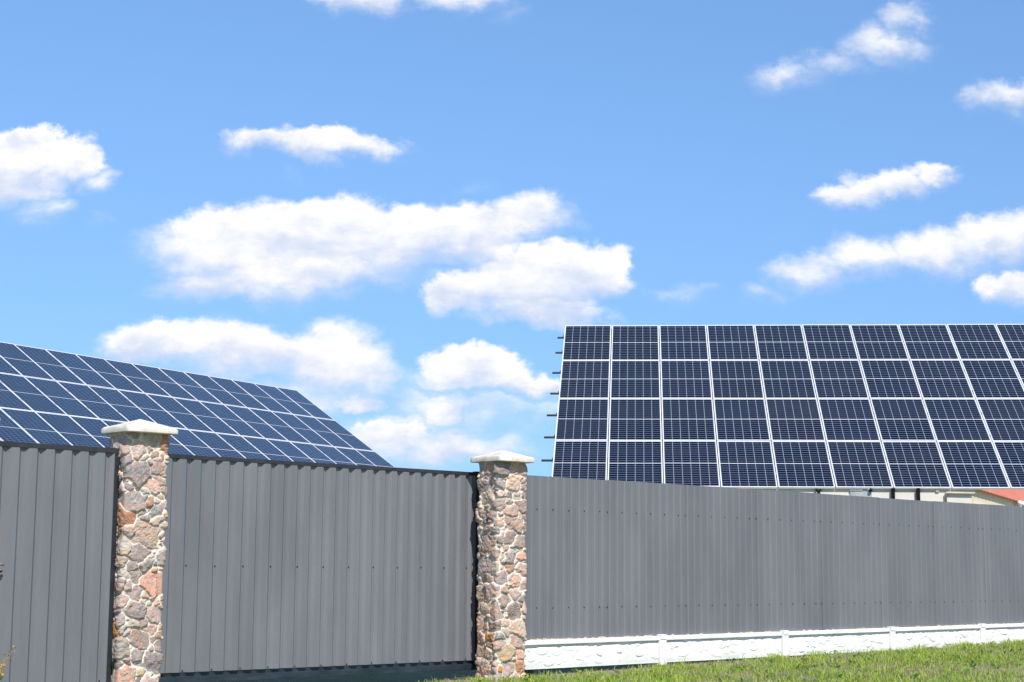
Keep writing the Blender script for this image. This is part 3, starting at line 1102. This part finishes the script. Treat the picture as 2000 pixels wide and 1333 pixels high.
# right roof: four rows, eleven columns
oR = Vector((1.1456, 35.7196, 5.2758 + H)); kR = Vector((0.99707, -0.07650, 0)).normalized(); rR = Vector((-0.0636, -0.8294, -0.5550)).normalized()
B = basis(kR, rR)
nR = B.col[2]
ROWN = ['top', 'second', 'third', 'bottom']
for r in range(4):
    for c in range(11):
        loc = oR + kR * PC_ * (c + 0.5) + rR * PR_ * (r + 0.5) + nR * pr.uniform(-0.003, 0.003)
        tlt = Matrix.Rotation(pr.uniform(-0.0025, 0.0025), 3, 'X') @ Matrix.Rotation(pr.uniform(-0.0025, 0.0025), 3, 'Y')
        side = 'leftmost' if c == 0 else ORD[c] + ' from the left'
        panel_at(loc, B @ tlt, f'dark solar panel, {ROWN[r]} row, {side}, on the right-hand roof', 'solar panels on the right roof', CELL_ME)
# left roof: three rows, fifteen columns, counted from its right edge
oL = Vector((-6.362, 48.7637, 5.2155 + H)); kL = Vector((0.4853, 0.8744, 0)).normalized(); rL = Vector((0.7263, -0.4031, -0.5568)).normalized()
BLm = basis(kL, rL)
nL = BLm.col[2]
ROWL = ['top', 'middle', 'bottom']
for r in range(3):
    for c in range(15):
        loc = oL - kL * PC_ * (c + 0.5) + rL * PR_ * (r + 0.5) + nL * pr.uniform(-0.003, 0.003)
        tlt = Matrix.Rotation(pr.uniform(-0.002, 0.002), 3, 'X') @ Matrix.Rotation(pr.uniform(-0.002, 0.002), 3, 'Y')
        side = 'rightmost' if c == 0 else ORD[c] + ' from the right'
        panel_at(loc, BLm @ tlt, f'blue solar panel, {ROWL[r]} row, {side}, on the left-hand roof', 'solar panels on the left roof', CELLB_ME)

clb_ = MB().box(-0.0085, 0.0085, -0.035, 0.035, -0.030, 0.002)
CLAMP_ME = clb_.mesh('clamp', M_CLAMP)


def rails(o, kd, rd, nn, Bm, rows, k0, k1, ncol, sgn, extra, labf, group, offs):
    for i, r in enumerate(rows):
        t = bpy.data.objects.new('mounting_rail', None)
        COL.objects.link(t)
        t.matrix_world = Matrix.Translation(o + rd * PR_ * r) @ Bm.to_4x4()
        tag(t, labf(i), 'rail', group)
        mb = MB().box(k0 - (extra[i] if sgn > 0 else 0), k1 + (extra[i] if sgn < 0 else 0), -0.02, 0.02, -ft - 0.031, -ft - 0.002)
        mb.build('profile', M_RAIL, t, False, 0.002)
        for c in range(1, ncol):
            put('clamp', CLAMP_ME, t, (sgn * PC_ * c, 0, 0))
        if sgn > 0:
            MB().box(-0.016, -0.002, -0.018, 0.018, -ft - 0.003, 0.004).build('end_clamp', M_RAIL, t)


rowsR = [0.30, 0.73, 1.28, 1.82, 2.36, 2.88, 3.40, 3.80]
exR = [0.14, 0.15, 0.175, 0.175, 0.20, 0.21, 0.215, 0.21]
rails(oR, kR, rR, nR, B, rowsR, 0.0, 11.2, 11, 1, exR, lambda i: f'dark mounting rail, {ORD[i]} from the top, its end sticking out left of the right-hand panels', 'mounting rails of the right roof', 0)
rowsL = [0.28, 0.72, 1.28, 1.72, 2.28, 2.72]
rails(oL, kL, rL, nL, BLm, rowsL, -15.3, -0.02, 15, -1, [0] * 6, lambda i: f'mounting rail, {ORD[i]} from the top, under the blue panels on the left-hand roof', 'mounting rails of the left roof', 0)


# ------------------------------------------------------------------ right house under the panels
def prism(mb, pts, d):
    """closed solid between polygon pts and pts+d"""
    i = len(mb.v); n = len(pts)
    mb.v += [tuple(p) for p in pts] + [tuple(Vector(p) + d) for p in pts]
    mb.f.append(tuple(i + k for k in range(n))[::-1])
    mb.f.append(tuple(i + n + k for k in range(n)))
    for k in range(n):
        k2 = (k + 1) % n
        mb.f.append((i + k, i + k2, i + n + k2, i + n + k))


AR = math.atan2(kR.y, kR.x)
bR = oR + rR * PR_ * 4                        # lower left corner of the panel field
hs = empty('solar_house', (bR.x, bR.y, 0), AR)
tag(hs, 'beige rendered house under the large right-hand panel roof, black struts below its eave', 'house')
# local: x along the eave, y into the house, z up
tp = math.tan(math.asin(0.5550))
ze = bR.z
yr = 5.72
W0, W1 = 0.30, 7.49
yw = 0.07
rt_ = lambda y: ze + y * tp - 0.16
wl = MB()
prism(wl, [(W0, yw, -0.2), (W1, yw, -0.2), (W1, yw, rt_(yw) + 0.111), (W0, yw, rt_(yw) + 0.111)], Vector((0, 0.2, 0)))
prism(wl, [(W0, 11.2, -0.2), (W0, 11.2, rt_(yw)), (W1, 11.2, rt_(yw)), (W1, 11.2, -0.2)], Vector((0, -0.2, 0)))
for xx in (W0, W1 - 0.2):
    prism(wl, [(xx, yw + 0.2, -0.2), (xx, yw + 0.2, rt_(yw + 0.2) - 0.02), (xx, yr, rt_(yr) - 0.02), (xx, 11.0, rt_(yw)), (xx, 11.0, -0.2)], Vector((0.2, 0, 0)))
wl.build('wall', M_BEIGE, hs)
rf_ = MB()
prism(rf_, [(0.22, yw + 0.1, rt_(yw + 0.1)), (0.22, yr, rt_(yr)), (0.22, 11.6, rt_(0.2)), (0.22, 11.6, rt_(0.2) + 0.05), (0.22, yr, rt_(yr) + 0.05), (0.22, yw + 0.1, rt_(yw + 0.1) + 0.05)], Vector((7.2, 0, 0)))
rf_.build('roof', M_ROOFDARK, hs)
for s in (10.95,):
    MB().box(s - 0.05, s + 0.05, 5.35, 5.45, -0.2, rt_(5.4) + 0.05).build('carport_post', M_ROOFDARK, hs)
MB().box(7.55, 11.15, 5.34, 5.46, rt_(5.4) + 0.051, rt_(5.4) + 0.085).build('purlin', M_ROOFDARK, hs)
MB().box(5.35, 5.57, yw - 0.045, yw - 0.001, ze - 0.055, ze - 0.038).build('vent', M_GREYBOX, hs)
MB().box(5.357, 5.74, yw - 0.03, yw - 0.002, ze - 0.45, ze - 0.07).build('meter_box', M_GREYBOX, hs, False, 0.004)
for s in (6.11, 6.55):
    MB().box(s - 0.028, s + 0.028, yw - 0.08, yw - 0.003, ze - 0.75, ze - 0.012).build('strut', M_BLACK, hs)
xb = MB()
xb.bar((4.74, yw - 0.02, ze - 0.155), (4.845, yw - 0.02, ze - 0.03), 0.03, 0.03, (0, 1, 0))
xb.bar((4.85, yw - 0.052, ze - 0.155), (4.745, yw - 0.052, ze - 0.03), 0.03, 0.03, (0, 1, 0))
xb.build('cross_bracket', M_BLACK, hs)
MB().box(6.86, 6.92, yw - 0.03, yw - 0.001, ze - 0.075, ze - 0.02).build('junction_box', M_PIPE, hs, False, 0.004)
MB().tube([(7.03, yw - 0.04, ze - 1.4), (7.03, yw - 0.04, ze - 0.105), (7.05, yw - 0.04, ze - 0.085), (7.54, yw - 0.04, ze - 0.095)], 0.022, 10).build('pipe', M_PIPE, hs, True)
sc_ = hs.matrix_world
cw = Vector((bR.x, bR.y, 0)) + kR * 5.70 + Vector((-kR.y, kR.x, 0)) * (yw - 0.002)
sec = empty('security_camera', (cw.x, cw.y, ze - 0.05), AR)
tag(sec, 'tiny security camera, white housing and black lens, on the beige wall under the panel eave', 'camera')
MB().box(-0.045, 0.0, -0.03, 0.0, 0.0, 0.035).tube([(-0.02, -0.02, 0.02), (0.0, -0.06, 0.008)], 0.014, 10).build('bracket', M_GUTTER, sec, True)
MB().ball((0.012, -0.07, 0.0), 0.034).build('lens', M_BLACK, sec, True)

# ------------------------------------------------------------------ outbuilding with the red roof, seen under the open end of the panel roof
KB = 45.0 / 31.4
a_ = math.atan(1460 / 3241.36)
q1 = Vector((math.sin(a_), math.cos(a_), 0)); q2 = Vector((-math.cos(a_), math.sin(a_), 0))      # along the eave, up the roof
E0 = Vector((8.8333 * KB, 45.0, 0)) - q1 * 1.0
zE = 1.5723 * KB + H
ob = empty('outbuilding', (E0.x, E0.y, 0), math.pi / 2 - a_)
tag(ob, 'cream outbuilding with an orange-red sheet roof, at the far right below the panels', 'building')
# local: x along the eave, y up the roof (away), z up
LB = 26.0
rm = MB()
n_ = 120
sl_ = math.tan(R(38))
for j in range(n_ + 1):
    a0 = LB * j / n_
    hg_ = 0.014 if j % 3 == 0 else 0.0
    for b_ in (0.0, 2.2, 4.4):
        rm.v.append((a0, b_, zE + b_ * sl_ + hg_))
for j in range(n_):
    for q in range(2):
        i = j * 3 + q
        rm.f.append((i, i + 3, i + 4, i + 1))
ro = rm.build('roof', M_ROOFRED, ob)
sd = ro.modifiers.new('solid', 'SOLIDIFY'); sd.thickness = 0.03; sd.offset = -1
wm_ = MB()
prism(wm_, [(0.35, 0.13, -0.2), (LB - 0.2, 0.13, -0.2), (LB - 0.2, 0.13, zE + 0.02), (0.35, 0.13, zE + 0.02)], Vector((0, 0.25, 0)))
prism(wm_, [(0.35, 0.381, -0.2), (0.35, 0.381, zE + 0.38 * sl_ - 0.05), (0.35, 4.4, zE + 4.4 * sl_ - 0.05), (0.35, 4.4, -0.2)], Vector((0.25, 0, 0)))
wm_.build('wall', M_CREAM, ob)
MB().box(0.9, LB - 0.2, 0.105, 0.128, zE - 0.40, zE - 0.34).build('trim', M_TRIM, ob)
MB().tube([(8.7, -0.07, zE - 0.06), (LB, -0.07, zE - 0.10)], 0.07, 12).tube([(8.8, -0.07, zE - 0.08), (8.8, 0.02, zE - 0.5), (8.8, 0.05, 0)], 0.05, 10).build('gutter', M_GUTTER, ob, True)

# ------------------------------------------------------------------ left house under the panels
AL = math.atan2(kL.y, kL.x)
bL = oL + rL * PR_ * 3 - kL * PC_ * 15
lh = empty('left_house', (bL.x, bL.y, 0), AL)
lh.name = 'panel_house'
tag(lh, 'house hidden behind the grey gates, carrying the long blue left-hand panel roof', 'house')
zl = bL.z
yl = 3 * PR_ * math.cos(math.asin(0.5568)); tl = math.tan(math.asin(0.5568))
rt2 = lambda y: zl + y * tl - 0.16
LL = 15 * PC_
wl = MB()
y0 = -1.5
prism(wl, [(0.4, y0 + 0.6, -0.2), (LL - 0.5, y0 + 0.6, -0.2), (LL - 0.5, y0 + 0.6, rt2(y0 + 0.6) - 0.02), (0.4, y0 + 0.6, rt2(y0 + 0.6) - 0.02)], Vector((0, 0.2, 0)))
for xx in (0.4, LL - 0.7):
    prism(wl, [(xx, y0 + 0.8, -0.2), (xx, y0 + 0.8, rt2(y0 + 0.8) - 0.02), (xx, yl, rt2(yl) - 0.02), (xx, 2 * yl, rt2(0)), (xx, 2 * yl, -0.2)], Vector((0.2, 0, 0)))
prism(wl, [(0.4, 2 * yl, -0.2), (0.4, 2 * yl, rt2(0)), (LL - 0.5, 2 * yl, rt2(0)), (LL - 0.5, 2 * yl, -0.2)], Vector((0, 0.2, 0)))
wl.build('wall', M_BEIGE, lh)
rf_ = MB()
prism(rf_, [(0.2, y0, rt2(y0)), (0.2, yl - 0.03, rt2(yl - 0.03)), (0.2, 2 * yl + 0.6, rt2(-0.6)), (0.2, 2 * yl + 0.6, rt2(-0.6) + 0.05), (0.2, yl - 0.03, rt2(yl - 0.03) + 0.05), (0.2, y0, rt2(y0) + 0.05)], Vector((LL - 0.45, 0, 0)))
rf_.build('roof', M_ROOFDARK, lh)

# ------------------------------------------------------------------ golden shrub at the left edge
sp = Wp + e1 * -1.085 - e2 * 0.30
sh_ = empty('golden_shrub', (sp.x, sp.y, ground_z(sp.x, sp.y)), AG)
tag(sh_, 'golden-leaved shrub reaching into the picture at the left edge before the wicket gate', 'shrub')
rs = random.Random(4)
stem, lv = MB(), MB()
for i in range(8):
    ang = rs.uniform(0, 6.28)
    hgt_ = rs.uniform(0.30, 0.47)
    rad = rs.uniform(0.03, 0.13)
    if i < 3:
        ang, hgt_, rad = (-0.3, 0.475, 0.125) if i == 0 else (0.1, 0.44, 0.105) if i == 1 else (0.5, 0.36, 0.10)
    pts = [Vector((math.cos(ang) * rad * t, math.sin(ang) * rad * t, 0.0 + hgt_ * (t ** 0.75))) for t in (0, .25, .5, .75, 1)]
    stem.tube(pts, [0.004, 0.0035, 0.003, 0.002, 0.001], 5)
    for t in (0.5, 0.62, 0.74, 0.84, 0.92, 1.0):
        p = Vector((math.cos(ang) * rad * t, math.sin(ang) * rad * t, hgt_ * (t ** 0.75)))
        for q in range(2):
            d = Vector((rs.uniform(-1, 1), rs.uniform(-1, 1), rs.uniform(-0.3, 0.6))).normalized()
            if i < 3 and t > 0.9 and q == 0:
                d = Vector((1, -0.2, -0.25 + rs.uniform(-0.2, 0.3))).normalized()
            sd_ = d.cross(Vector((rs.uniform(-.3, .3), rs.uniform(-.3, .3), 1))).normalized()
            l = rs.uniform(0.02, 0.034); w = l * 0.32
            dn = Vector((0, 0, -0.006))
            lv.face([p, p + d * l * .35 + sd_ * w, p + d * l * .7 + sd_ * w * .8 + dn, p + d * l + dn * 2, p + d * l * .7 - sd_ * w * .8 + dn, p + d * l * .35 - sd_ * w])
stem.build('stem', M_WOOD, sh_, True)
M_LEAF = simple('golden_leaf', (0.30, 0.17, 0.02), (0.52, 0.34, 0.05), 35, 0.5)
lv.build('foliage', M_LEAF, sh_)

# ------------------------------------------------------------------ grass
rng = np.random.default_rng(12)


def grass(nb, name):
    pts = []
    # candidate positions over the verge in front of fence and gates
    x = rng.uniform(-4.5, 11.5, nb * 6); y = rng.uniform(10.5, 25.0, nb * 6)
    sF = (x - PF.x) * f1.x + (y - PF.y) * f1.y; dF = -((x - PF.x) * f2.x + (y - PF.y) * f2.y)      # distance in front of the fence
    dG = -((x - BL.x) * e2.x + (y - BL.y) * e2.y)
    sG = (x - BL.x) * e1.x + (y - BL.y) * e1.y
    front = np.where(sF > -0.05, dF - 0.035, dG - 0.0)
    inP = np.zeros(x.shape, bool)
    for c in (c0, c1, c2):
        a = (x - c.x) * e1.x + (y - c.y) * e1.y; b2 = (x - c.x) * e2.x + (y - c.y) * e2.y
        inP |= (np.abs(a) < WA / 2 + 0.08) & (np.abs(b2) < WD / 2 + 0.08)
    reach = np.where(sF > -0.05, 4.2, 2.2)
    ok = (front > 0) & (front < reach) & (~inP) & (np.abs(x) < y * 0.40)
    # denser where it is seen
    z = x * 0
    pn = 0.62 * fbm(x * 4.2, y * 4.2, z, 5, 4) + 0.38 * fbm(x * 1.1, y * 1.1, z, 15, 3)
    keep = rng.uniform(0, 1, x.shape) < np.where(pn > 0.47, 1.0, 0.72)
    ok &= keep
    x, y, front, pn, sF, sG = x[ok][:nb], y[ok][:nb], front[ok][:nb], pn[ok][:nb], sF[ok][:nb], sG[ok][:nb]
    n = len(x)
    gz = np.array([ground_z(a, b_) for a, b_ in zip(x, y)])
    green = sstep(0.40, 0.54, pn + rng.normal(0, 0.05, n))
    tuft = fbm(x * 6, y * 6, x * 0, 9, 3)
    hgt = (0.022 + 0.05 * green * sstep(0.3, 0.7, tuft)) * rng.uniform(0.6, 1.5, n) + 0.03 * (rng.uniform(0, 1, n) < 0.05) * rng.uniform(0, 1.3, n)
    atg = (sG < -0.62) & (sF <= -0.05)
    hgt = np.where(atg, hgt * 0.45, hgt)
    hgt += np.where(atg, 0.0, 0.035) * np.exp(-front / 0.12) * rng.uniform(0.0, 1, n) * (rng.uniform(0, 1, n) < 0.5)
    w = rng.uniform(0.0022, 0.0046, n) * np.where(green > 0.5, 1.15, 0.8)
    ang = rng.uniform(0, 2 * np.pi, n); lean = rng.uniform(0.1, 0.75, n) + (1 - green) * rng.uniform(0, 0.7, n)
    dx, dy = np.cos(ang), np.sin(ang)
    ta = rng.uniform(0, 2 * np.pi, n); wx, wy = np.cos(ta), np.sin(ta)
    b0 = np.stack([x, y, gz - 0.006], -1); W_ = np.stack([wx * w, wy * w, w * 0], -1)
    mid = b0 + np.stack([dx * hgt * lean * 0.35, dy * hgt * lean * 0.35, hgt * 0.62], -1)
    tip = b0 + np.stack([dx * hgt * lean, dy * hgt * lean, hgt * (1.08 - 0.42 * lean)], -1)
    V = np.stack([b0 - W_, b0 + W_, mid + W_ * .8, mid - W_ * .8, tip], 1).reshape(-1, 3)
    i = np.arange(n) * 5
    quads = np.stack([i, i + 1, i + 2, i + 3], -1); tris = np.stack([i + 3, i + 2, i + 4], -1)
    faces = quads.tolist() + tris.tolist()
    g1, g2, dry, dry2 = np.array([0.22, 0.34, 0.04]), np.array([0.46, 0.56, 0.11]), np.array([0.44, 0.36, 0.26]), np.array([0.28, 0.215, 0.15])
    t = rng.uniform(0, 1, (n, 1))
    cg = g1 * (1 - t) + g2 * t
    cd = dry * (1 - t) + dry2 * t
    pick = (rng.uniform(0, 1, n) < green * 0.93)[:, None]
    colr = np.where(pick, cg, cd)
    colr = colr * rng.uniform(0.8, 1.2, (n, 1))
    colv = np.ones((n, 5, 4)); colv[:, :, :3] = colr[:, None, :]
    # broad-leaved weeds among the blades
    wv_l, wf, wc = [], [], []
    base_i = len(V)
    rw = random.Random(77)
    okw = [q for q in range(n) if front[q] < 3.0][:]
    for _ in range(420):
        q = rw.choice(okw)
        cx, cy, cz = x[q], y[q], gz[q]
        tone = rw.choice(((0.16, 0.30, 0.04), (0.22, 0.34, 0.05), (0.10, 0.21, 0.04), (0.30, 0.33, 0.07), (0.20, 0.30, 0.14)))
        for _l in range(rw.randint(5, 9)):
            a = rw.uniform(0, 6.283); L_ = rw.uniform(0.03, 0.075); w_ = L_ * rw.uniform(0.13, 0.24); up_ = rw.uniform(0.25, 0.9)
            d_ = (math.cos(a), math.sin(a)); s_ = (-d_[1], d_[0])
            P_ = [(0.0, 0, 0.0), (0.45, 1, 0.62), (0.8, 0.75, 0.92), (1.0, 0, 0.85), (0.8, -0.75, 0.92), (0.45, -1, 0.62)]
            k0 = base_i + len(wv_l)
            for (t_, s__, z_) in P_:
                wv_l.append((cx + d_[0] * L_ * t_ + s_[0] * w_ * s__, cy + d_[1] * L_ * t_ + s_[1] * w_ * s__, cz + L_ * up_ * z_))
                wc.append((*[ch * rw.uniform(0.9, 1.1) for ch in tone], 1.0))
            wf.append(tuple(range(k0, k0 + 6)))
    V = np.concatenate([V, np.array(wv_l)])
    faces = faces + wf
    me = bpy.data.meshes.new(name)
    me.from_pydata(V.tolist(), [], faces)
    me.materials.append(M_GRASS)
    at = me.color_attributes.new('Col', 'FLOAT_COLOR', 'POINT')
    at.data.foreach_set('color', np.concatenate([colv.reshape(-1), np.array(wc).reshape(-1)]).astype(np.float32))
    me.update()
    o = put(name, me)
    tag(o, 'patchy spring grass with dry brown tufts on the verge before the fence', 'grass', None, 'stuff')
    return o


grass(85000, 'grass')
